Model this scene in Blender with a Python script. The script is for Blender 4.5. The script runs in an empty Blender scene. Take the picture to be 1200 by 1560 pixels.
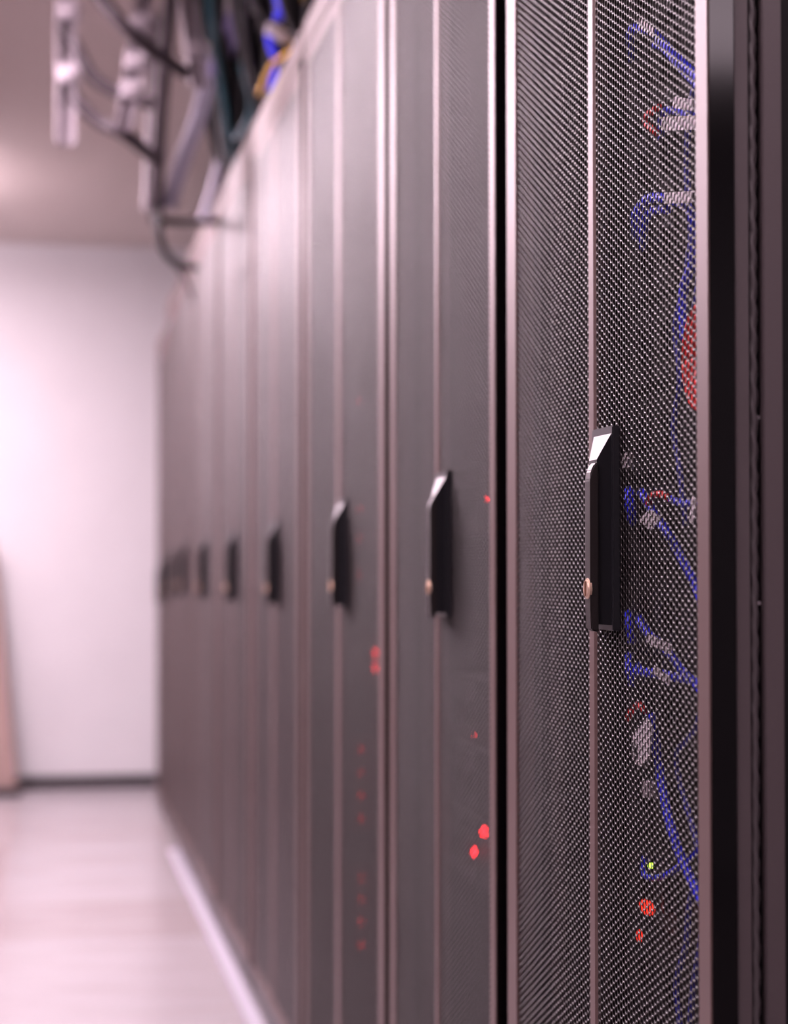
import bpy, bmesh, math, random
import numpy as np
from mathutils import Vector

scene = bpy.context.scene
COL = scene.collection
random.seed(7)

# ------------------------------------------------------------------ camera, world, exposure
cam_data = bpy.data.cameras.new('camera')
cam = bpy.data.objects.new('camera', cam_data)
COL.objects.link(cam)
cam.location = (-0.5, 0.0, 1.017)
cam.rotation_euler = (math.radians(90 + 1.48), 0, math.radians(-10.65))
cam_data.sensor_fit = 'VERTICAL'
cam_data.sensor_height = 36.0
cam_data.sensor_width = 27.7
cam_data.lens = 2900.0 / 1560.0 * 36.0
cam_data.clip_start = 0.05
cam_data.clip_end = 60
cam_data.dof.use_dof = True
cam_data.dof.focus_distance = 1.66
cam_data.dof.aperture_fstop = 3.6
scene.camera = cam

world = bpy.data.worlds.new('world')
scene.world = world
world.use_nodes = True
world.node_tree.nodes['Background'].inputs[0].default_value = (0.9, 0.75, 0.8, 1)
world.node_tree.nodes['Background'].inputs[1].default_value = 0.02
scene.view_settings.view_transform = 'Standard'
scene.view_settings.look = 'None'
scene.view_settings.exposure = 0.45
scene.view_settings.gamma = 1.0
scene.view_settings.use_curve_mapping = False
scene.cycles.use_denoising = True
scene.cycles.max_bounces = 8
scene.cycles.diffuse_bounces = 5
scene.cycles.sample_clamp_indirect = 6.0

LIGHT_TINT = (1.0, 0.77, 0.88)
CEIL = 2.45
WALL_Y = 8.72
# ceiling panels: (x, y, strength)
PANELS = [(-1.0, 0.9, 22.0), (-1.0, 2.55, 28.0), (-1.0, 4.2, 42.0), (-1.0, 5.7, 44.0), (-1.25, 7.2, 30.0),
          (-1.75, 7.95, 16.0), (1.25, -2.0, 10.0), (-0.95, -1.3, 8.0), (0.62, 0.15, 9.0)]  # last panel is unseen, added to light the near cabinet's side from above


# ------------------------------------------------------------------ helpers
def principled(name, color, rough=0.5, metal=0.0, spec=0.5, coat=0.0):
    m = bpy.data.materials.new(name)
    m.use_nodes = True
    b = m.node_tree.nodes['Principled BSDF']
    b.inputs['Base Color'].default_value = (*color, 1)
    b.inputs['Roughness'].default_value = rough
    b.inputs['Metallic'].default_value = metal
    b.inputs['Specular IOR Level'].default_value = spec
    b.inputs['Coat Weight'].default_value = coat
    return m


def add_noise(m, scale, c0, c1, bump=0.0, rough=None, stretch=(1, 1, 1)):
    nt = m.node_tree
    b = nt.nodes['Principled BSDF']
    tc = nt.nodes.new('ShaderNodeTexCoord')
    mp = nt.nodes.new('ShaderNodeMapping')
    mp.inputs['Scale'].default_value = stretch
    n = nt.nodes.new('ShaderNodeTexNoise')
    n.inputs['Scale'].default_value = scale
    n.inputs['Detail'].default_value = 4
    nt.links.new(tc.outputs['Object'], mp.inputs[0])
    nt.links.new(mp.outputs[0], n.inputs['Vector'])
    r = nt.nodes.new('ShaderNodeValToRGB')
    r.color_ramp.elements[0].position = 0.3
    r.color_ramp.elements[1].position = 0.7
    r.color_ramp.elements[0].color = (*c0, 1)
    r.color_ramp.elements[1].color = (*c1, 1)
    nt.links.new(n.outputs[0], r.inputs[0])
    nt.links.new(r.outputs[0], b.inputs['Base Color'])
    if bump:
        bn = nt.nodes.new('ShaderNodeBump')
        bn.inputs['Strength'].default_value = bump
        bn.inputs['Distance'].default_value = 0.001
        nt.links.new(n.outputs[0], bn.inputs['Height'])
        nt.links.new(bn.outputs[0], b.inputs['Normal'])
    if rough:
        mr = nt.nodes.new('ShaderNodeMapRange')
        mr.inputs['To Min'].default_value = rough[0]
        mr.inputs['To Max'].default_value = rough[1]
        nt.links.new(n.outputs[0], mr.inputs['Value'])
        nt.links.new(mr.outputs[0], b.inputs['Roughness'])
    return m


def emitter(name, color, strength):
    m = bpy.data.materials.new(name)
    m.use_nodes = True
    nt = m.node_tree
    nt.nodes.clear()
    e = nt.nodes.new('ShaderNodeEmission')
    e.inputs[0].default_value = (*color, 1)
    e.inputs[1].default_value = strength
    o = nt.nodes.new('ShaderNodeOutputMaterial')
    nt.links.new(e.outputs[0], o.inputs[0])
    return m


def box(bm, x0, x1, y0, y1, z0, z1, bevel=0.0):
    t = bmesh.new()
    bmesh.ops.create_cube(t, size=1)
    for v in t.verts:
        v.co = Vector((x0 + (v.co.x + .5) * (x1 - x0), y0 + (v.co.y + .5) * (y1 - y0), z0 + (v.co.z + .5) * (z1 - z0)))
    if bevel:
        bmesh.ops.bevel(t, geom=t.edges[:], offset=bevel, segments=2, affect='EDGES')
    me = bpy.data.meshes.new('tmp')
    t.to_mesh(me)
    t.free()
    bm.from_mesh(me)
    bpy.data.meshes.remove(me)


def cyl(bm, center, axis, radius, length, seg=20, r2=None):
    """closed cylinder starting at center and running along axis"""
    a = Vector(axis).normalized()
    q = Vector((0, 0, 1)).rotation_difference(a)
    r2 = radius if r2 is None else r2
    lo, hi = [], []
    for i in range(seg):
        t = 2 * math.pi * i / seg
        lo.append(bm.verts.new(Vector(center) + q @ Vector((radius * math.cos(t), radius * math.sin(t), 0))))
        hi.append(bm.verts.new(Vector(center) + q @ Vector((r2 * math.cos(t), r2 * math.sin(t), length))))
    for i in range(seg):
        j = (i + 1) % seg
        bm.faces.new((lo[i], lo[j], hi[j], hi[i]))
    bm.faces.new(lo[::-1])
    bm.faces.new(hi)


def hull(bm, pts):
    vs = [bm.verts.new(p) for p in pts]
    bmesh.ops.convex_hull(bm, input=vs)


def smooth_path(pts, sub=6):
    P = [Vector(p) for p in pts]
    if len(P) < 3:
        return [P[0].lerp(P[1], i / sub) for i in range(sub + 1)]
    out = []
    for i in range(len(P) - 1):
        p0 = P[max(i - 1, 0)]; p1 = P[i]; p2 = P[i + 1]; p3 = P[min(i + 2, len(P) - 1)]
        for k in range(sub):
            t = k / sub
            out.append(0.5 * ((2 * p1) + (p2 - p0) * t + (2 * p0 - 5 * p1 + 4 * p2 - p3) * t * t + (3 * p1 - p0 - 3 * p2 + p3) * t ** 3))
    out.append(P[-1])
    return out


def tube(bm, pts, r, seg=8, sub=6, smooth=True):
    path = smooth_path(pts, sub) if smooth else [Vector(p) for p in pts]
    rings = []
    up = Vector((0.3, 0.2, 1)).normalized()
    for i, p in enumerate(path):
        d = (path[min(i + 1, len(path) - 1)] - path[max(i - 1, 0)]).normalized()
        a = d.cross(up)
        if a.length < 1e-3:
            a = d.cross(Vector((1, 0, 0)))
        a.normalize()
        b = d.cross(a)
        rings.append([bm.verts.new(p + r * (a * math.cos(2 * math.pi * k / seg) + b * math.sin(2 * math.pi * k / seg))) for k in range(seg)])
    for i in range(len(rings) - 1):
        for k in range(seg):
            j = (k + 1) % seg
            f = bm.faces.new((rings[i][k], rings[i][j], rings[i + 1][j], rings[i + 1][k]))
            f.smooth = True
    bm.faces.new(rings[0][::-1])
    bm.faces.new(rings[-1])


def obj(name, bm, mat, parent=None, label=None, cat=None, group=None, kind=None):
    bmesh.ops.recalc_face_normals(bm, faces=bm.faces[:])
    me = bpy.data.meshes.new(name)
    bm.to_mesh(me)
    bm.free()
    me.materials.append(mat)
    return link(name, me, parent, label, cat, group, kind)


def link(name, me, parent=None, label=None, cat=None, group=None, kind=None):
    o = bpy.data.objects.new(name, me)
    COL.objects.link(o)
    if parent:
        o.parent = parent
    if label:
        o['label'] = label
    if cat:
        o['category'] = cat
    if group:
        o['group'] = group
    if kind:
        o['kind'] = kind
    return o


def copy_tree(o, parent=None):
    c = o.copy()
    COL.objects.link(c)
    c.parent = parent
    for ch in list(o.children):
        copy_tree(ch, c)
    return c


def centered(o):
    """move a mesh object's origin to its bounding-box centre (geometry stays put)"""
    me = o.data
    n = len(me.vertices)
    a = np.empty(n * 3, 'f')
    me.vertices.foreach_get('co', a)
    a = a.reshape(-1, 3)
    c = (a.min(0) + a.max(0)) / 2
    me.vertices.foreach_set('co', (a - c).ravel())
    o.location = [float(v) for v in c]
    return o


# ------------------------------------------------------------------ materials
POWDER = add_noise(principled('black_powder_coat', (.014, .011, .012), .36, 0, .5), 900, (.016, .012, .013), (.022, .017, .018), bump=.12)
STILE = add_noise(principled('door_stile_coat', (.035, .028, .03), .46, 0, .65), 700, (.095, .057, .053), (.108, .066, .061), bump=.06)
SHEET = principled('perforated_steel_coat', (.010, .006, .006), .32, 0, .9)
SHEET_FINE = principled('perforated_steel_small_holes', (.018, .011, .011), .30, 0, .85)
HOLE_SHADE = principled('hole_wall_shade', (.005, .003, .004), .85, 0, .05)  # same coat as the sheet, painted near-black as shade inside the holes
GLOSS = principled('glossy_black_edge', (.002, .0015, .002), .09, 0, .2)
SIDEM = add_noise(principled('side_panel_coat', (.06, .045, .048), .4, 0, .5), 1200, (.055, .041, .044), (.065, .05, .053), bump=.2)
PLASTIC = principled('black_handle_plastic', (.012, .012, .015), .38, 0, .5)
LEVERM = add_noise(principled('handle_lever_coat', (.014, .01, .01), .36), 800, (.012, .009, .009), (.016, .012, .012), bump=.1)
BRASS = principled('pale_brass', (.75, .55, .42), .4, .7)
SLOT = principled('key_slot', (.25, .13, .08), .5, .6)
RUBBER = principled('grey_seal', (.05, .04, .043), .38, 0, .7)
CHASSIS = add_noise(principled('server_chassis', (.005, .004, .005), .6, 0, .2), 60, (.004, .003, .004), (.006, .005, .006))
PSU = principled('power_supply_grey', (.008, .007, .008), .5, .0, .3)
WALLM = add_noise(principled('painted_wall', (.66, .66, .68), .6), 6, (.57, .565, .575), (.59, .585, .595), bump=.02)
CEILM = add_noise(principled('ceiling_board', (.62, .545, .51), .8), 40, (.61, .535, .50), (.63, .555, .52), bump=.1)
BASEM = principled('black_baseboard', (.012, .008, .012), .45)
KERBM = principled('white_trim', (.36, .35, .40), .45)
STEEL = add_noise(principled('galvanised_steel', (.42, .38, .40), .5, 0), 30, (.38, .34, .37), (.46, .41, .44))
BLACKC = principled('black_cable', (.012, .011, .013), .45)
GREYC = principled('dark_grey_cable', (.075, .06, .068), .5)
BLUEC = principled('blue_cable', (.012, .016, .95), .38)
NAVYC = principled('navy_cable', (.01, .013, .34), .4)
TAGM = principled('white_cable_tag', (.95, .86, .92), .5)
REDM = principled('red_cable', (.75, .008, .006), .4)
PURPLEC = principled('lavender_cable', (.30, .25, .50), .45)
TANC = principled('tan_cable', (.62, .42, .32), .5)
TEALC = principled('teal_cable', (.02, .10, .13), .45)
YELLOWC = principled('yellow_cable', (.75, .42, .03), .45)
WHITEC = principled('white_cable', (.85, .80, .86), .45)
RIBBONC = principled('pale_grey_cable', (.40, .38, .47), .5)
LEANM = add_noise(principled('brown_board', (.28, .19, .17), .6), 12, (.26, .18, .16), (.30, .20, .18), stretch=(8, 8, 1))
LED_RED = emitter('red_light', (1.0, .012, .02), 14.0)
LED_FAINT = emitter('faint_red_light', (1.0, .015, .02), 8.0)
LED_GREEN = emitter('green_light', (.55, 1.0, .05), 4.0)

# floor tile material: pale vinyl with soft per-tile variation
FLOORM = principled('pale_vinyl_tile', (.72, .56, .58), .22, 0, .5)
nt = FLOORM.node_tree
bs = nt.nodes['Principled BSDF']
oi = nt.nodes.new('ShaderNodeObjectInfo')
tc = nt.nodes.new('ShaderNodeTexCoord')
mp = nt.nodes.new('ShaderNodeMapping'); mp.inputs['Scale'].default_value = (1.2, 5.0, 1)
ns = nt.nodes.new('ShaderNodeTexNoise'); ns.inputs['Scale'].default_value = 2.5; ns.inputs['Detail'].default_value = 5
ad = nt.nodes.new('ShaderNodeMath'); ad.operation = 'MULTIPLY_ADD'; ad.inputs[1].default_value = .45
rp = nt.nodes.new('ShaderNodeValToRGB')
rp.color_ramp.elements[0].position = .25; rp.color_ramp.elements[1].position = .85
rp.color_ramp.elements[0].color = (.25, .21, .205, 1); rp.color_ramp.elements[1].color = (.32, .30, .31, 1)
va = nt.nodes.new('ShaderNodeVectorMath'); va.operation = 'ADD'
nt.links.new(tc.outputs['Object'], mp.inputs[0])
nt.links.new(mp.outputs[0], va.inputs[0]); nt.links.new(oi.outputs['Location'], va.inputs[1])
nt.links.new(va.outputs[0], ns.inputs['Vector'])
nt.links.new(oi.outputs['Random'], ad.inputs[0]); nt.links.new(ns.outputs[0], ad.inputs[2])
nt.links.new(ad.outputs[0], rp.inputs[0]); nt.links.new(rp.outputs[0], bs.inputs['Base Color'])

# ------------------------------------------------------------------ setting
XL, XR, YN = -3.0, 2.4, -3.2


def struct_box(name, mat, b, bevel=0.0, label=None):
    bm = bmesh.new(); box(bm, *b, bevel=bevel)
    return obj(name, bm, mat, kind='structure', label=label)


floor = struct_box('floor', principled('floor_joint', (.30, .2, .2), .7), (XL, XR, YN, WALL_Y, -.08, -.004), label='pale pinkish vinyl tile floor of the aisle')
TS = 0.6
tb = bmesh.new(); box(tb, .0008, TS - .0008, .0008, TS - .0008, -.004, 0, bevel=.0006)
bmesh.ops.recalc_face_normals(tb, faces=tb.faces[:])
tile_me = bpy.data.meshes.new('tile'); tb.to_mesh(tile_me); tb.free(); tile_me.materials.append(FLOORM)
for i in range(9):
    for j in range(20):
        x = XL + i * TS; y = YN + j * TS
        t = link('tile', tile_me, floor)
        if y + TS > WALL_Y:
            t.scale = (1, (WALL_Y - y) / TS, 1)      # cut tiles along the end wall
        t.location = (x, y, 0)
struct_box('wall_far', WALLM, (XL, XR, WALL_Y, WALL_Y + .1, 0, CEIL), label='white painted wall at the end of the aisle')
struct_box('wall_near', WALLM, (XL, XR, YN - .1, YN, 0, CEIL))
struct_box('wall_left', WALLM, (XL - .1, XL, YN - .1, WALL_Y + .1, 0, CEIL))
struct_box('wall_right', WALLM, (XR, XR + .1, YN - .1, WALL_Y + .1, 0, CEIL))
struct_box('ceiling', CEILM, (XL - .1, XR + .1, YN - .1, WALL_Y + .1, CEIL, CEIL + .1), label='dull beige ceiling')
struct_box('baseboard_far', BASEM, (XL, XR, WALL_Y - .014, WALL_Y, 0, .052), bevel=.002, label='black baseboard along the end wall')
struct_box('baseboard_left', BASEM, (XL, XL + .014, YN, WALL_Y - .014, 0, .052), bevel=.002)
struct_box('trim_1', KERBM, (-.038, -.004, 1.2, 6.75, 0, .006), bevel=.0015, label='white floor strip along the foot of the cabinets')

for (x, y, s) in PANELS:
    e = bpy.data.objects.new('ceiling_light', None); COL.objects.link(e); e.location = (x, y, CEIL)
    e['label'] = 'flat rectangular ceiling light panel out of view'; e['category'] = 'ceiling light'; e['group'] = 'ceiling light panels'
    bm = bmesh.new()
    for b in ((-.3, .3, -.45, -.43), (-.3, .3, .43, .45), (-.3, -.28, -.43, .43), (.28, .3, -.43, .43)):
        box(bm, *b, -.022, 0, bevel=.002)
    obj('frame', bm, STEEL, e)
    bm = bmesh.new(); box(bm, -.28, .28, -.43, .43, -.012 if y < 7 else -.11, -.002)
    obj('diffuser', bm, emitter('light_diffuser', LIGHT_TINT, s), e)


# ------------------------------------------------------------------ server cabinets
HT = 2.05          # cabinet height
DOOR_TOP = 1.985
DOOR_BOT = 0.055
DEPTH = 1.05


def perforated_mesh(y0, y1, z0, z1, x=0.002, pitch=0.00725, r=0.0032, seg=12, fine=False):
    """steel sheet in the plane x with staggered round holes, every hole real, webs rounded at the rim"""
    colw = pitch
    nc = max(1, round((y1 - y0) / colw)); colw = (y1 - y0) / nc
    nr = int((z1 - z0) / pitch)
    ang = np.arange(seg) * 2 * np.pi / seg
    if fine:
        r = .0028
    # cell outline: flat top and bottom hexagon stretched to the column pitch
    corners = [(colw * 2 / 3 * math.cos(k * math.pi / 3), pitch / math.sqrt(3) * math.sin(k * math.pi / 3)) for k in range(7)]
    oy, oz = [], []
    for k in range(6):
        oy.append(corners[k][0]); oz.append(corners[k][1])
        if seg == 12:
            oy.append((corners[k][0] + corners[k + 1][0]) / 2); oz.append((corners[k][1] + corners[k + 1][1]) / 2)
    oy = np.array(oy); oz = np.array(oz)
    hy, hz = r * 1.06 * np.cos(ang), r * np.sin(ang)
    rings = [(0.0, oy, oz), (0.00006, oy * .62 + hy * .38, oz * .62 + hz * .38), (0.0005, hy, hz), (0.0011, hy, hz)]
    cy, cz = np.meshgrid(y0 + (np.arange(nc) + .5) * colw, z0 + (np.arange(nr) + .5) * pitch, indexing='ij')
    cz = cz + (np.arange(nc)[:, None] % 2) * pitch / 2
    cy, cz = cy.ravel(), cz.ravel()
    n = len(cy)
    V = np.zeros((n, 4 * seg, 3), 'f')
    for i, (dx, ry, rz) in enumerate(rings):
        V[:, i * seg:(i + 1) * seg, 0] = x + dx
        V[:, i * seg:(i + 1) * seg, 1] = cy[:, None] + ry
        V[:, i * seg:(i + 1) * seg, 2] = cz[:, None] + rz
    k = np.arange(seg); j = (k + 1) % seg
    q = np.concatenate([np.stack([i * seg + k, (i + 1) * seg + k, (i + 1) * seg + j, i * seg + j], 1) for i in range(3)])
    F = (q[None] + (np.arange(n) * 4 * seg)[:, None, None]).reshape(-1, 4)
    me = bpy.data.meshes.new('perforated_sheet')
    me.vertices.add(V.size // 3); me.vertices.foreach_set('co', V.ravel())
    me.loops.add(F.size); me.loops.foreach_set('vertex_index', F.ravel().astype('i'))
    me.polygons.add(len(F)); me.polygons.foreach_set('loop_start', (np.arange(len(F)) * 4).astype('i'))
    me.polygons.foreach_set('loop_total', np.full(len(F), 4, 'i'))
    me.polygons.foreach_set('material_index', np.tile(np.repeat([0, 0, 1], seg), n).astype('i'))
    me.update(calc_edges=True)
    me.materials.append(SHEET_FINE if fine else SHEET)
    me.materials.append(HOLE_SHADE)
    return me


def make_rack(W, seam, hs, fs, ss, fine=False):
    """W cabinet width along the row, seam: distance of the door meeting line from the near edge"""
    root = bpy.data.objects.new('server_cabinet', None); COL.objects.link(root)
    root['category'] = 'cabinet'
    # near door leaf (origin y=0) and far leaf
    bm = bmesh.new()
    box(bm, 0, .02, 0, hs, DOOR_BOT, DOOR_TOP, bevel=.0012)                    # hinge stile
    box(bm, 0, .006, hs, seam - ss - .003, DOOR_TOP - .03, DOOR_TOP, bevel=.0008)
    box(bm, 0, .006, hs, seam - ss - .003, DOOR_BOT, DOOR_BOT + .03, bevel=.0008)
    hull(bm, [(0, seam - ss, DOOR_BOT), (0, seam, DOOR_BOT), (.0035, seam - ss - .004, DOOR_BOT), (.0035, seam, DOOR_BOT),
              (0, seam - ss, DOOR_TOP), (0, seam, DOOR_TOP), (.0035, seam - ss - .004, DOOR_TOP), (.0035, seam, DOOR_TOP)])
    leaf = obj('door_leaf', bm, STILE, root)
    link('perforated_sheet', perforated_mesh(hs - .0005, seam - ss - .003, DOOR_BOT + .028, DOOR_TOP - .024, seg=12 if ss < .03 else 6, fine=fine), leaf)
    bm = bmesh.new()                                                            # glossy edge seen from the camera side
    box(bm, .0012, .0205, -.0012, .0006, DOOR_BOT + .002, DOOR_TOP - .002)
    obj('door_edge', bm, GLOSS, leaf)
    bm = bmesh.new()
    box(bm, .001, .02, seam + .001, seam + .004, DOOR_BOT, DOOR_TOP, bevel=.0005)
    box(bm, 0, .02, W - fs, W, DOOR_BOT, DOOR_TOP, bevel=.0012)
    box(bm, 0, .006, seam + .004, W - fs, DOOR_TOP - .03, DOOR_TOP, bevel=.0008)
    box(bm, 0, .006, seam + .004, W - fs, DOOR_BOT, DOOR_BOT + .03, bevel=.0008)
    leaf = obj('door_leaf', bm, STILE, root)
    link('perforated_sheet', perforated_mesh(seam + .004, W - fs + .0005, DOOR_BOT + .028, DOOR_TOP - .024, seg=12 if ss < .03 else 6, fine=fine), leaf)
    # frame: posts at both edges, beams, roof edge
    bm = bmesh.new()
    for (a, b) in ((0.001, .02), (W - .02, W - .001)):
        box(bm, .0212, .0330, a, b, .05, 1.99, bevel=.0008)
        box(bm, .0445, .0600, a, b, .05, 1.99, bevel=.0008)
        box(bm, DEPTH - .05, DEPTH - .01, a, b, .05, 1.99)
    obj('frame', bm, SIDEM, root)
    bm = bmesh.new()
    box(bm, .0330, .0445, .010, .019, .05, 1.99)
    box(bm, .0330, .0445, W - .019, W - .010, .05, 1.99)
    obj('groove_channel', bm, CHASSIS, root)
    bm = bmesh.new(); box(bm, -.0, .06, -.022, W + .022, 1.992, HT, bevel=.002)
    obj('top_frame', bm, STILE, root)
    bm = bmesh.new(); box(bm, .004, .06, -.02, W + .02, 0, .05, bevel=.002)
    obj('plinth', bm, POWDER, root)
    bm = bmesh.new(); box(bm, .06, DEPTH, 0, W, HT - .02, HT - .004, bevel=.002)
    obj('roof_panel', bm, POWDER, root)
    bm = bmesh.new(); box(bm, .061, DEPTH - .05, .010, .014, .05, 2.03)
    obj('side_panel', bm, CHASSIS, root)
    bm = bmesh.new(); box(bm, .061, DEPTH - .05, W - .014, W - .010, .05, 2.03)
    obj('side_panel', bm, CHASSIS, root)
    bm = bmesh.new(); box(bm, DEPTH - .01, DEPTH, .0, W, .05, 2.03)
    obj('rear_panel', bm, CHASSIS, root)
    # braided seal in the groove
    bm = bmesh.new()
    rings = []
    N = 420; z0, z1 = .06, 1.985
    for i in range(N + 1):
        z = z0 + (z1 - z0) * i / N
        ring = []
        for k in range(10):
            t = 2 * math.pi * k / 10
            rr = .0040 + .0009 * math.sin(2 * t + z * 2 * math.pi / .021)
            ring.append(bm.verts.new((.0375 + rr * math.cos(t), .0075 + rr * math.sin(t), z)))
        rings.append(ring)
    for i in range(N):
        for k in range(10):
            f = bm.faces.new((rings[i][k], rings[i][(k + 1) % 10], rings[i + 1][(k + 1) % 10], rings[i + 1][k])); f.smooth = True
    obj('seal_cord', bm, RUBBER, root, label='braided grey seal cord in the frame groove')
    for z in (1.127, .985):
        bm = bmesh.new(); cyl(bm, (.0430, .0105, z), (0, -1, 0), .0016, .002, 12)
        obj('screw', bm, STEEL, root)
    # handle
    yn = seam - .085 - (.02 if ss > .02 else 0)
    bm = bmesh.new()
    box(bm, -.0045, .003, yn - .002, yn + .060, .956, 1.136, bevel=.001)                          # base plate
    hull(bm, [(-.004, yn + .001, 1.130), (-.004, yn + .055, 1.130), (-.0185, yn - .001, 1.106), (-.0185, yn + .022, 1.106),
              (-.004, yn + .001, .961), (-.004, yn + .055, .961), (-.0185, yn - .001, .962), (-.0185, yn + .022, .962)])
    h = obj('handle', bm, PLASTIC, root, label='black swing handle with a raised lever')
    centered(h)
    bm = bmesh.new()
    prof = [(-.019, 0, .955)]
    yc0, yc1 = yn - .004, yn + .0115
    out = []
    for (x, z) in [(-.0175, .955), (-.0245, .957), (-.0255, .975), (-.0255, 1.088), (-.0243, 1.096), (-.0215, 1.102), (-.0175, 1.104)]:
        out.append((x, z))
    a = [bm.verts.new((x, yc0, z)) for x, z in out]; b = [bm.verts.new((x, yc1, z)) for x, z in out]
    bm.faces.new(a); bm.faces.new(b[::-1])
    for i in range(len(out)):
        j = (i + 1) % len(out)
        bm.faces.new((a[i], b[i], b[j], a[j]))
    bmesh.ops.bevel(bm, geom=bm.edges[:], offset=.0012, segments=2, affect='EDGES')
    lv = obj('lever', bm, LEVERM, h); lv.location = -Vector(h.location)
    bm = bmesh.new()
    cyl(bm, (-.0250, yn + .0035, .993), (-1, 0, 0), .0080, .0026, 28, r2=.0072)
    cyl(bm, (-.0240, yn + .0035, .993), (-1, 0, 0), .0092, .0022, 28)
    lk = obj('lock_cylinder', bm, BRASS, h, label='pale brass round lock'); lk.location = -Vector(h.location)
    bm = bmesh.new(); box(bm, -.0286, -.0275, yn + .0015, yn + .0055, .9865, .9995, bevel=.0003)
    kh = obj('keyhole', bm, SLOT, h); kh.location = -Vector(h.location)
    return root


narrow = make_rack(.629, .318, .0275, .040, .015)
middle = make_rack(.81, .438, .044, .048, .036)
wide = make_rack(.81, .438, .044, .048, .036, True)
# (class, near edge, width, handle drop, height scale, label)
RACKS = [
    ('n', 1.370, .629, 0.0, 1, 'nearest black mesh-door cabinet, blue cables and white tags showing inside'),
    ('n', 2.053, .639, -.008, 1, 'second black mesh-door cabinet from the camera, two bright red lights low inside'),
    ('m', 2.737, .837, -.017, 1, 'third black mesh-door cabinet, column of faint red lights inside'),
    ('w', 3.638, .813, -.033, 1, 'fourth black mesh-door cabinet from the camera, blurred, with dark handle'),
    ('w', 4.515, .785, -.043, 1, 'fifth black mesh-door cabinet from the camera, strongly blurred'),
    ('w', 5.365, .790, -.052, 1, 'sixth blurred cabinet, between the fifth and the third from the wall'),
    ('w', 6.205, .590, -.055, 1, 'third cabinet from the far wall, a blurred brown-grey strip'),
    ('w', 6.835, .590, -.06, .985, 'second cabinet from the far wall, a blurred brown-grey strip'),
    ('w', 7.465, .560, -.06, .945, 'last cabinet of the row, slightly lower, beside the white wall'),
]
handle_z = [c for c in wide.children if c.name.startswith('handle')][0].location.z
first = {'n': narrow, 'm': middle, 'w': wide}
used = set()
todo = []
for (c, y, w, dz, sz, lab) in RACKS:
    r = first[c]
    if c in used:
        r = copy_tree(first[c])
    used.add(c)
    todo.append((r, c, y, w, dz, sz, lab))
for (r, c, y, w, dz, sz, lab) in todo:
    r.location = (0, y, 0)
    r.scale = (1, w / (.629 if c == 'n' else .81), sz)
    r['label'] = lab
    r['group'] = 'row of black server cabinets'
    for ch in r.children:
        if ch.name.startswith('handle'):
            ch.location.z += dz


# the opposite row across the aisle, out of frame, dark in the reflections
for i in range(8):
    r = copy_tree(wide)
    r.location = (-1.55, .55 + (i + 1) * .855, 0)
    r.rotation_euler = (0, 0, math.pi)
    r.scale = (1, 1, 1)
    r['label'] = 'black mesh-door cabinet of the opposite row across the aisle'
    r['group'] = 'opposite row of black server cabinets'
    for ch in r.children:
        if ch.name.startswith('handle'):
            ch.location.z = handle_z

# ------------------------------------------------------------------ servers inside the cabinets
def make_server(w, h, label, group):
    root = bpy.data.objects.new('rack_server', None); COL.objects.link(root)
    root['category'] = 'server'; root['label'] = label; root['group'] = group
    bm = bmesh.new(); box(bm, 0, .65, 0, w, .001, h - .001, bevel=.0012)
    obj('chassis', bm, CHASSIS, root)
    for k in (0, 1):
        bm = bmesh.new(); y = w - .02 - (k + 1) * .075
        box(bm, -.004, .01, y, y + .068, .005, h - .006, bevel=.001)
        if h > .05:
            box(bm, -.014, -.004, y + .01, y + .016, h * .3, h * .7, bevel=.001)
        obj('power_supply', bm, PSU, root)
    return root


def led(parent, p, r, mat, name='status_light'):
    bm = bmesh.new()
    bmesh.ops.create_uvsphere(bm, u_segments=12, v_segments=8, radius=r)
    for v in bm.verts:
        v.co.x *= .5
        v.co += Vector(p) - parent.location
    return obj(name, bm, mat, parent)


L1 = 'dark rack server behind the mesh door of the nearest cabinet'
proto2 = make_server(.45, .0875, L1, 'servers in the nearest cabinet')
LED1 = [((.080, 1.7543, .7254), .0022, LED_GREEN)]
k = 0
z = .12
while z < 1.86:
    s = proto2 if k == 0 else copy_tree(proto2)
    s.location = (.105, 1.46, z)
    z += .089
    k += 1
second = [copy_tree(proto2) for i in range(4)]
for i, (s, z) in enumerate(zip(second, (.600, .689, .778, 1.05))):
    s.location = (.058, 2.10, z)
    s['group'] = 'servers in the second cabinet'
    s['label'] = ('dark server with two bright red lights, lowest in the second cabinet', 'dark server right above the one with two red lights',
                  'dark server with one faint light, third from below in the second cabinet', 'dark server at handle height in the second cabinet')[i]
led(second[0], (.050, 2.3187, .6802), .0072, LED_RED)
led(second[0], (.050, 2.3731, .6469), .0070, LED_RED)
led(second[2], (.050, 2.3724, .7953), .002, LED_FAINT)
led(second[3], (.050, 2.2989, 1.0943), .003, LED_FAINT)
proto1 = make_server(.45, .0375, 'thin dark server with a small red light inside the third cabinet', 'servers in the third cabinet')
LED3 = [(3.0761, .8664, 1), (3.0761, .8417, 1), (3.2095, .6957, 0), (3.2094, .6567, 0), (3.2093, .6177, 0), (3.2092, .5787, 0),
        (3.2089, .4785, 0), (3.2088, .4407, 0), (3.2088, .4041, 0), (3.2087, .3641, 0), (3.2311, 1.2919, 0), (3.2306, 1.1073, 0),
        (3.2304, 1.0564, 0), (3.2303, .9943, 0)]
thin = [proto1] + [copy_tree(proto1) for i in range(len(LED3) - 2)]
pos = [LED3[0]] + LED3[2:]
for i, (s, (y, z, big)) in enumerate(zip(thin, pos)):
    s.location = (.0535, 2.93, z - .030 if i == 0 else z - .019)
led(thin[0], (.0475, LED3[1][0], LED3[1][1]), .0072, LED_RED)
for s, (y, z, big) in zip(thin, pos):
    led(s, (.0475, y, z), .0072 if big else (.0055 if z < .8 else .0035), LED_RED if big else LED_FAINT)
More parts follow.
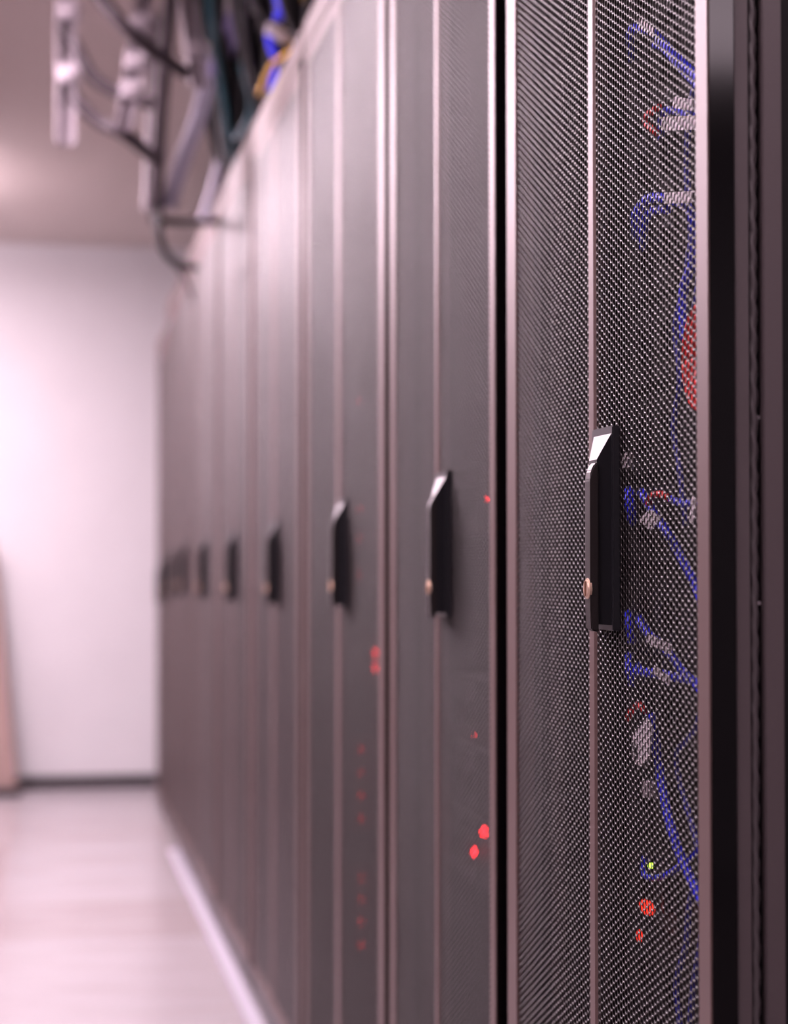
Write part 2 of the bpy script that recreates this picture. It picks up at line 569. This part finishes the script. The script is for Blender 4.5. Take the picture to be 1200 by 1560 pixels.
thin[0]['label'] = 'thin dark server with a bright pair of red lights, third cabinet'
# ------------------------------------------------------------------ cables, tags behind the nearest mesh door
CG = 'cables inside the nearest cabinet'


def cable(pts, r, mat, label, cat='cable', group=CG, name='network_cable', sub=6):
    bm = bmesh.new(); tube(bm, pts, r, 8, sub)
    return centered(obj(name, bm, mat, None, label, cat, group))


def tag_strip(parent, a, b, w, mat=TAGM, name='cable_tag', x=.058):
    """thin flat label from a to b (y,z) wrapped on a cable"""
    a = Vector((0, *a)); b = Vector((0, *b)); d = (b - a).normalized(); n = Vector((0, -d.z, d.y)) * w / 2
    pts = []
    for xx in (x, x + .0012):
        for p in (a, b):
            for s in (-1, 1):
                q = p + n * s
                pts.append((xx, q.y, q.z))
    bm = bmesh.new(); hull(bm, pts)
    o = obj(name, bm, mat, parent, label='white tag on the cable')
    if parent:
        o.location = -Vector(parent.location)
    return o


c = cable([(.104, 1.8772, 1.5353), (.07, 1.7759, 1.5353), (.07, 1.7492, 1.5305), (.07, 1.7173, 1.5198), (.07, 1.6923, 1.5061), (.07, 1.6461, 1.4779), (.07, 1.575, 1.436)], .0042, BLUEC, 'thick blue cable at the top of the nearest cabinet, sloping right')
tag_strip(c, (1.7145, 1.5262), (1.672, 1.5047), .008)
cable([(.080, 1.735, 1.512), (.078, 1.70, 1.498), (.078, 1.646, 1.463), (.078, 1.575, 1.421)], .0034, BLUEC, 'thinner blue cable just under the topmost sloping one')
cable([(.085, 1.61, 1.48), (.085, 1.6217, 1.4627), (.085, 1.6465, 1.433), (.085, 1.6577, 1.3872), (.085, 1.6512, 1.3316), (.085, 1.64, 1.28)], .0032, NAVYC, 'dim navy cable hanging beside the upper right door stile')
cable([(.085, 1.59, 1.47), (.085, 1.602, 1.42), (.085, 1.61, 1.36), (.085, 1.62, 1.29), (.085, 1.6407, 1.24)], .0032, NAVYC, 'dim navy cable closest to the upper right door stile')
cable([(.06, 1.6614, 1.4336), (.06, 1.7056, 1.4322), (.06, 1.6673, 1.4107)], .0032, REDM, 'red cable bent to a point beside the second white tag', sub=3)
c = cable([(.104, 1.7849, 1.430), (.07, 1.6836, 1.430), (.07, 1.6612, 1.4309), (.07, 1.6253, 1.4201), (.07, 1.574, 1.4007)], .004, BLUEC, 'blue cable beside the red bent one, with a big white tag')
tag_strip(c, (1.650, 1.4155), (1.560, 1.396), .012)
tag_strip(c, (1.612, 1.426), (1.560, 1.411), .010, x=.056)
c = cable([(.104, 1.8647, 1.3498), (.07, 1.7634, 1.3498), (.07, 1.749, 1.3579), (.07, 1.7191, 1.3607), (.07, 1.6714, 1.3511), (.07, 1.6227, 1.3366), (.07, 1.5986, 1.3188), (.085, 1.6407, 1.29), (.085, 1.6695, 1.2644), (.085, 1.6663, 1.22)], .0048, BLUEC, 'looping blue cable with a white tag, upper part of the nearest cabinet')
tag_strip(c, (1.6439, 1.346), (1.5703, 1.3335), .010)
cable([(.104, 1.845, 1.333), (.078, 1.765, 1.333), (.076, 1.752, 1.346), (.076, 1.73, 1.351), (.078, 1.69, 1.345)], .0045, BLUEC, 'short blue cable bend directly below the upper loop')
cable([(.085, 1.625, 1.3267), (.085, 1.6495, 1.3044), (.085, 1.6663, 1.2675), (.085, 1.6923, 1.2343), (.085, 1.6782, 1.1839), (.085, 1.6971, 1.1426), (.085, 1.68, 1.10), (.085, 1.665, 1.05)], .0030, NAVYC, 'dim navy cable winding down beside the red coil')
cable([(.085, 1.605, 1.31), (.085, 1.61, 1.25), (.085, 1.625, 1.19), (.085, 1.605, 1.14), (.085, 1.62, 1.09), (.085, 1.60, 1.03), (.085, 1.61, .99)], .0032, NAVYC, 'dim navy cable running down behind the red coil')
# red coil partly hidden by the stile
bm = bmesh.new()
for rr, xo in ((.043, .045), (.037, .047), (.031, .046), (.025, .047), (.019, .046)):
    pts = [(xo, 1.512 + rr * math.cos(t) * .9, 1.188 + rr * math.sin(t)) for t in [2 * math.pi * i / 32 for i in range(33)]]
    tube(bm, pts, .0035, 8, 1, smooth=False)
centered(obj('cable_coil', bm, REDM, None, 'bright red coil of cable half hidden by the right door stile', 'cable', CG))
cable([(.104, 1.8890, 1.085), (.075, 1.8026, 1.085), (.075, 1.7945, 1.0589), (.104, 1.8805, 1.0589)], .0048, BLUEC, 'short blue cable end right of the door handle')
c = cable([(.104, 1.8456, 1.0821), (.075, 1.7592, 1.0821), (.075, 1.7276, 1.0624), (.075, 1.7027, 1.0507), (.08, 1.6622, 1.02), (.085, 1.6271, .9847), (.085, 1.6102, .9559)], .0045, BLUEC, 'blue cable with a diamond-shaped white tag, level with the handle')
pts = [(.058, 1.7215, 1.0553), (.058, 1.6882, 1.065), (.058, 1.6545, 1.0569), (.058, 1.6846, 1.0455)]
bm = bmesh.new(); hull(bm, pts + [(x + .0012, y, z) for x, y, z in pts])
o = obj('cable_tag', bm, TAGM, c, label='white diamond tag on the cable'); o.location = -Vector(c.location)
cable([(.065, 1.711, 1.0705), (.065, 1.7032, 1.0777), (.065, 1.6784, 1.0787), (.065, 1.6543, 1.0748)], .0035, REDM, 'short red cable arched above the diamond tag')
c = cable([(.065, 1.6471, 1.0734), (.065, 1.6151, 1.0683), (.065, 1.57, 1.0689)], .0035, BLUEC, 'level blue cable crossing to the right stile, right of the diamond tag')
tag_strip(c, (1.567, 1.072), (1.575, 1.050), .010)
cable([(.104, 1.8924, .9632), (.075, 1.806, .9632), (.075, 1.7978, .9396), (.104, 1.8838, .9396)], .0036, BLUEC, 'thin blue cable end just below the door handle')
c = cable([(.104, 1.8571, .9591), (.075, 1.7707, .9591), (.075, 1.7387, .9463), (.075, 1.7002, .9374), (.08, 1.6634, .9181), (.085, 1.6194, .8972), (.085, 1.605, .86)], .0042, BLUEC, 'blue cable with an oblong white tag, first below the handle')
tag_strip(c, (1.6973, .946), (1.6305, .938), .009)
cable([(.104, 1.8929, .9198), (.075, 1.8065, .9198), (.075, 1.7983, .8977), (.104, 1.8843, .8977)], .0036, BLUEC, 'thin blue cable end, lower of the two under the handle')
c = cable([(.104, 1.8617, .9106), (.075, 1.7753, .9106), (.075, 1.7235, .911), (.075, 1.6818, .911), (.085, 1.628, .9054), (.085, 1.61, .87)], .0045, BLUEC, 'blue cable with a small white tag, second below the handle')
tag_strip(c, (1.6785, .9175), (1.6344, .9095), .008)
cable([(.065, 1.7756, .8637), (.065, 1.7672, .8725)], .0032, REDM, 'tiny red cable end left of the red bend')
cable([(.065, 1.7520, .8777), (.065, 1.7427, .8807), (.065, 1.7249, .8752)], .0030, REDM, 'small red cable bend above the longest blue cable')
c = cable([(.104, 1.8219, .8625), (.07, 1.7206, .8625), (.07, 1.7055, .8394), (.07, 1.6906, .8106), (.07, 1.6723, .7827), (.07, 1.6472, .7583), (.07, 1.6193, .7404), (.07, 1.575, .7165)], .0046, BLUEC, 'longest blue cable curving down right from a big white tag')
tag_strip(c, (1.7350, .8440), (1.7300, .8290), .011)
pts = [(.058, 1.700, .871), (.058, 1.682, .866), (.058, 1.692, .834), (.058, 1.744, .850), (.058, 1.738, .828), (.058, 1.722, .825)]
bm = bmesh.new(); hull(bm, pts + [(x + .0012, y, z) for x, y, z in pts])
o = obj('cable_tag', bm, TAGM, c, label='large white tag, folded over the cable'); o.location = -Vector(c.location)
cable([(.075, 1.722, .8575), (.075, 1.708, .828), (.075, 1.695, .80), (.076, 1.676, .772), (.077, 1.655, .752)], .0026, BLUEC, 'thin blue cable hugging the longest one')
bm = bmesh.new(); box(bm, .094, .104, 1.800, 1.824, .783, .799, bevel=.001)
centered(obj('connector_plug', bm, principled('grey_plug', (.42, .36, .40), .5), None, 'small grey plug on a server below the large white tag', 'plug'))
bm = bmesh.new(); box(bm, .097, .104, 1.822, 1.848, .81, .832, bevel=.001)
centered(obj('connector_plug', bm, principled('dim_plug', (.10, .085, .09), .5), None, 'dim dark plug just above the small grey one', 'plug'))
cable([(.104, 1.8475, .7175), (.075, 1.7611, .7175), (.075, 1.7373, .717), (.075, 1.6988, .7251), (.075, 1.6619, .7382), (.08, 1.6333, .7532), (.085, 1.6091, .775)], .0030, BLUEC, 'thin blue cable bowing up right by the green light')
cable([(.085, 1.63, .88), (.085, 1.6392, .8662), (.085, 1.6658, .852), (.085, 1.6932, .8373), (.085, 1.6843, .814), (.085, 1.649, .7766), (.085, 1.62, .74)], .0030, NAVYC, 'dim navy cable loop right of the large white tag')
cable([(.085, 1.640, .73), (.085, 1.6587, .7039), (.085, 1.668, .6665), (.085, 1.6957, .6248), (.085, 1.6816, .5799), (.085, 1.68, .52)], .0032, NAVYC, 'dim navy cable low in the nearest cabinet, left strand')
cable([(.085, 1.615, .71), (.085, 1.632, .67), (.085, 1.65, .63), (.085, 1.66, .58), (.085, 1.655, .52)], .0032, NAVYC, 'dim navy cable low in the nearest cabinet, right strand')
bm = bmesh.new(); box(bm, .095, .104, 1.872, 1.888, 1.112, 1.128, bevel=.001)
centered(obj('connector_plug', bm, principled('pale_plug', (.5, .44, .46), .5), None, 'tiny pale plug just right of the door handle, above the red arched cable', 'plug'))
# red lit buttons and the green light
bm = bmesh.new()
bmesh.ops.create_uvsphere(bm, u_segments=16, v_segments=10, radius=.0098)
for v in bm.verts:
    v.co = Vector((v.co.x * .5 + .082, v.co.y * 1.9 + 1.772, v.co.z * .72 + .6825))
centered(obj('indicator_light', bm, emitter('red_button', (1.0, .03, .015), 1.6), None, 'large glowing red light low in the nearest cabinet', 'light'))
bm = bmesh.new()
bmesh.ops.create_uvsphere(bm, u_segments=16, v_segments=10, radius=.006)
for v in bm.verts:
    v.co = Vector((v.co.x * .5 + .082, v.co.y * .9 + 1.795, v.co.z * 1.0 + .6507))
centered(obj('indicator_light', bm, emitter('red_small', (1.0, .03, .015), 1.3), None, 'small red light under the large glowing one', 'light'))
bm = bmesh.new()
bmesh.ops.create_uvsphere(bm, u_segments=12, v_segments=8, radius=.0034)
for v in bm.verts:
    v.co = v.co * .8 + Vector((.080, 1.7543, .7254))
centered(obj('indicator_light', bm, LED_GREEN, None, 'tiny yellow-green light behind the nearest mesh door', 'light'))

# ------------------------------------------------------------------ overhead: struts, tray and cables
OG = 'cables hanging above the cabinets'


def strut(p_top, p_bot, w, label, clamps=()):
    root = bpy.data.objects.new('hanging_strut', None); COL.objects.link(root)
    root.location = p_top; root['label'] = label; root['category'] = 'strut'; root['group'] = 'steel drop struts of the cable tray'
    a = Vector(p_top); b = Vector(p_bot) - a
    bm = bmesh.new()
    for sx in (-1, 1):
        hull(bm, [(sx * w / 2 + dx + (b.x if t else 0), dy + (b.y if t else 0), (b.z if t else 0)) for dx in (-.002, .002) for dy in (-.02, .02) for t in (0, 1)])
    hull(bm, [(dx + (b.x if t else 0), dy + (b.y if t else 0), (b.z if t else 0)) for dx in (-w / 2, w / 2) for dy in (.017, .021) for t in (0, 1)])
    obj('channel', bm, STEEL, root)
    for t in clamps:
        bm = bmesh.new(); c0 = b * t
        box(bm, c0.x - w * .55, c0.x + w * .8, c0.y - .03, c0.y + .028, c0.z - .022, c0.z + .022, bevel=.004)
        cyl(bm, (c0.x + w * .2, c0.y - .03, c0.z), (0, -1, 0), .012, .012, 6)
        obj('clamp', bm, STEEL, root)
    return root


strut((-.436, 4.6, CEIL), (-.434, 4.6, 2.015), .043, 'pale steel strut hanging furthest left over the aisle', (.27, .62))
strut((-.238, 4.5, CEIL), (-.302, 4.5, 2.035), .040, 'pale slightly slanted steel strut, second from the left', (.40, .62, .78))
strut((-.190, 5.0, CEIL), (-.206, 5.0, 1.935), .040, 'pale steel strut reaching lowest, beside the black cable loop', (.72,))
strut((-.156, 4.6, CEIL), (-.118, 4.6, 2.170), .036, 'grey steel strut just left of the dark cable mass', (.7,))
# ladder cable tray along the row, above the cabinets
tray = bpy.data.objects.new('cable_tray', None); COL.objects.link(tray); tray.location = (0, 0, 2.33)
tray['label'] = 'steel ladder cable tray under the ceiling above the cabinets'; tray['category'] = 'cable tray'
for x in (-.06, .34):
    bm = bmesh.new(); box(bm, x, x + .012, 1.4, 5.2, 0, .05, bevel=.002); obj('side_rail', bm, STEEL, tray)
for i in range(13):
    y = 1.5 + i * .3
    bm = bmesh.new(); box(bm, -.05, .342, y, y + .025, 0, .014, bevel=.002); obj('rung', bm, STEEL, tray)
for y in (2.0, 3.4, 4.8):
    bm = bmesh.new(); cyl(bm, (.36, y, .02), (0, 0, 1), .005, CEIL - 2.35, 8); box(bm, .34, .37, y - .015, y + .015, .012, .03); obj('threaded_rod', bm, STEEL, tray)


def ocable(pts, r, mat, label, name='hanging_cable'):
    return cable(pts, r, mat, label, 'cable', OG, name)


ocable([(-.45, 4.35, 2.44), (-.379, 4.4, 2.338), (-.297, 4.4, 2.243), (-.215, 4.5, 2.210), (-.15, 4.6, 2.20)], .017, GREYC, 'dark sagging cable, highest of three left of the dark mass')
ocable([(-.44, 4.6, 2.30), (-.42, 4.6, 2.268), (-.373, 4.6, 2.183), (-.31, 4.6, 2.143), (-.224, 4.6, 2.119)], .017, GREYC, 'dark sagging cable, middle of three left of the dark mass')
ocable([(-.425, 4.6, 2.16), (-.412, 4.6, 2.126), (-.357, 4.6, 2.073), (-.294, 4.6, 2.044), (-.215, 4.75, 2.02)], .017, GREYC, 'dark sagging cable, lowest of three left of the dark mass')
ocable([(-.18, 4.6, 2.44), (-.186, 4.7, 2.34), (-.194, 4.8, 2.184), (-.197, 4.9, 2.055), (-.196, 4.97, 1.95)], .019, GREYC, 'thick dark grey cable dropping past the slanted strut')
ocable([(-.187, 4.97, 2.05), (-.190, 4.97, 1.912), (-.182, 4.97, 1.843), (-.152, 4.97, 1.80), (-.105, 4.97, 1.785), (-.09, 4.97, 1.79)], .011, BLACKC, 'black cable hanging in a hook below all the others')
ocable([(-.152, 4.99, 1.80), (-.13, 4.99, 1.775), (-.11, 5.0, 1.74), (-.098, 5.0, 1.70)], .006, GREYC, 'thin grey cable end trailing from the black hook')
ocable([(-.205, 5.0, 1.912), (-.12, 5.12, 1.93), (-.041, 5.3, 1.964), (-.005, 5.35, 1.975)], .011, BLACKC, 'short black level cable reaching the cabinet top')
for k in range(3):
    d = (k - 1) * .014
    ocable([(-.07 + d, 4.7, 2.29), (-.096 + d, 4.8, 2.155), (-.13 + d, 4.9, 2.058), (-.163 + d, 5.0, 1.945)], .0075, RIBBONC,
           ['left', 'middle', 'right'][k] + ' strand of the pale grey trio slanting down to the lowest strut')
for k in range(3):
    d = (k - 1) * .016
    ocable([(.0 + d, 4.45, 2.42), (-.024 + d, 4.5, 2.356), (-.042 + d, 4.6, 2.296), (-.064 + d, 4.7, 2.228)], .0085, PURPLEC,
           ['left', 'middle', 'right'][k] + ' strand of the lavender cables beside the dark mass')
ocable([(-.045, 4.5, 2.44), (-.066, 4.6, 2.391), (-.081, 4.7, 2.313), (-.09, 4.75, 2.24)], .013, TANC, 'tan cable between the grey strut and the lavender strands')
ocable([(-.07, 4.8, 2.44), (-.06, 4.85, 2.33), (-.04, 4.95, 2.22), (.0, 5.1, 2.10), (.03, 5.2, 2.066)], .016, BLACKC, 'thick black cable along the left rim of the dark mass')
ocable([(-.125, 4.7, 2.44), (-.105, 4.8, 2.36), (-.075, 4.95, 2.23), (-.03, 5.1, 2.12), (.02, 5.25, 2.066)], .010, BLACKC, 'thinner black cable outermost on the left of the dark mass')
rnd = random.Random(3)
for i in range(34):
    y0 = 3.35 + 1.55 * i / 33
    x0 = rnd.uniform(-.06, .14)
    y1 = y0 + rnd.uniform(.15, .45)
    x1 = rnd.uniform(.02, .14)
    m = BLACKC
    ocable([(x0, y0, 2.43), (x0 - .02 + rnd.uniform(-.02, .02), y0 + .05, 2.32), ((x0 + x1) / 2 - .02, (y0 + y1) / 2 + .05, 2.18), (x1, y1, HT + .012)],
           rnd.uniform(.009, .015), m, 'black cable in the dense dark mass dropping onto the cabinet tops')
for i in range(6):
    y0 = 3.6 + .3 * i
    xx = .10 + .025 * (i % 3)
    ocable([(xx, y0, 2.075), (xx + .01, y0 + .5, 2.085), (xx, y0 + 1.0, 2.075), (xx + .01, y0 + 1.4, 2.07)], .010, BLACKC,
           'black cable lying along the cabinet tops')
# denser curtain at the aisle side
for i in range(24):
    t = i / 23
    y0 = 4.45 + .45 * t
    x0 = -.10 + .11 * ((i * 5) % 8) / 7
    x1 = .0 + .03 * ((i * 3) % 5) / 4
    ocable([(x0, y0, 2.44), (x0 + .005, y0 + .08, 2.33), ((x0 + x1) / 2, y0 + .25, 2.19), (x1, min(y0 + .5, 5.33), HT + .013)],
           .010 + .006 * (i % 3) / 2, BLACKC if i % 6 else TEALC, 'thin black cable in the curtain at the aisle edge of the dark mass' if i % 6 else
           ['dark teal cable first', 'dark teal cable second', 'dark teal cable third', 'dark teal cable fourth'][i // 6] + ' from the camera in the dark curtain')
# coloured cables near the cabinet edge
ocable([(.0, 3.98, 2.36), (.002, 4.0, 2.228), (.010, 4.0, 2.195), (.004, 4.02, 2.178)], .011, BLUEC, 'bright blue cable, topmost beside the cabinet edge')
ocable([(-.006, 4.1, 2.165), (.0, 4.1, 2.137), (.010, 4.1, 2.112)], .009, BLUEC, 'bright blue cable under the white band')
ocable([(.033, 4.2, 2.130), (.023, 4.2, 2.106), (.013, 4.22, 2.070)], .010, BLUEC, 'bright blue cable, lowest, touching the cabinet top')
ocable([(-.025, 4.0, 2.150), (-.004, 4.0, 2.144), (.021, 4.02, 2.136), (.048, 4.05, 2.154)], .014, WHITEC, 'white band-like cable among the blue ones')
ocable([(.05, 3.95, 2.20), (.022, 3.95, 2.165), (.040, 4.0, 2.121), (.02, 4.05, 2.106), (-.003, 4.1, 2.095), (-.01, 4.25, 2.07)], .0045, YELLOWC, 'thin yellow cable twisting past the white band')
ocable([(.06, 3.95, 2.25), (.045, 3.97, 2.19), (.05, 4.0, 2.12), (.035, 4.1, 2.08)], .004, YELLOWC, 'second thin yellow cable nearer the ceiling')
ocable([(-.02, 4.5, 2.20), (.01, 4.6, 2.15), (.015, 4.65, 2.115), (.0, 4.8, 2.09)], .011, TEALC, 'teal cable bend deep in the dark mass')
ocable([(-.015, 5.10, 2.09), (-.026, 5.2, 2.034), (-.034, 5.25, 2.0), (-.044, 5.3, 1.962)], .016, RIBBONC, 'pale bluish cable end at the lower tip of the dark mass')

# ------------------------------------------------------------------ brown board leaning at the far left
bo = bpy.data.objects.new('leaning_board', None); COL.objects.link(bo); bo.location = (-.66, 8.5, 0)
bo['label'] = 'brown board on a dark foot leaning by the end wall, at the very edge'; bo['category'] = 'board'
bm = bmesh.new()
hull(bm, [(-.35, -.01, .03), (.085, -.01, .03), (-.35, .02, .03), (.085, .02, .03),
          (-.40, .14, 1.10), (-.02, .14, 1.10), (-.40, .17, 1.10), (-.02, .17, 1.10)])
obj('panel', bm, LEANM, bo)
bm = bmesh.new(); box(bm, -.37, .10, -.10, .05, 0, .034, bevel=.004)
obj('foot', bm, BASEM, bo)
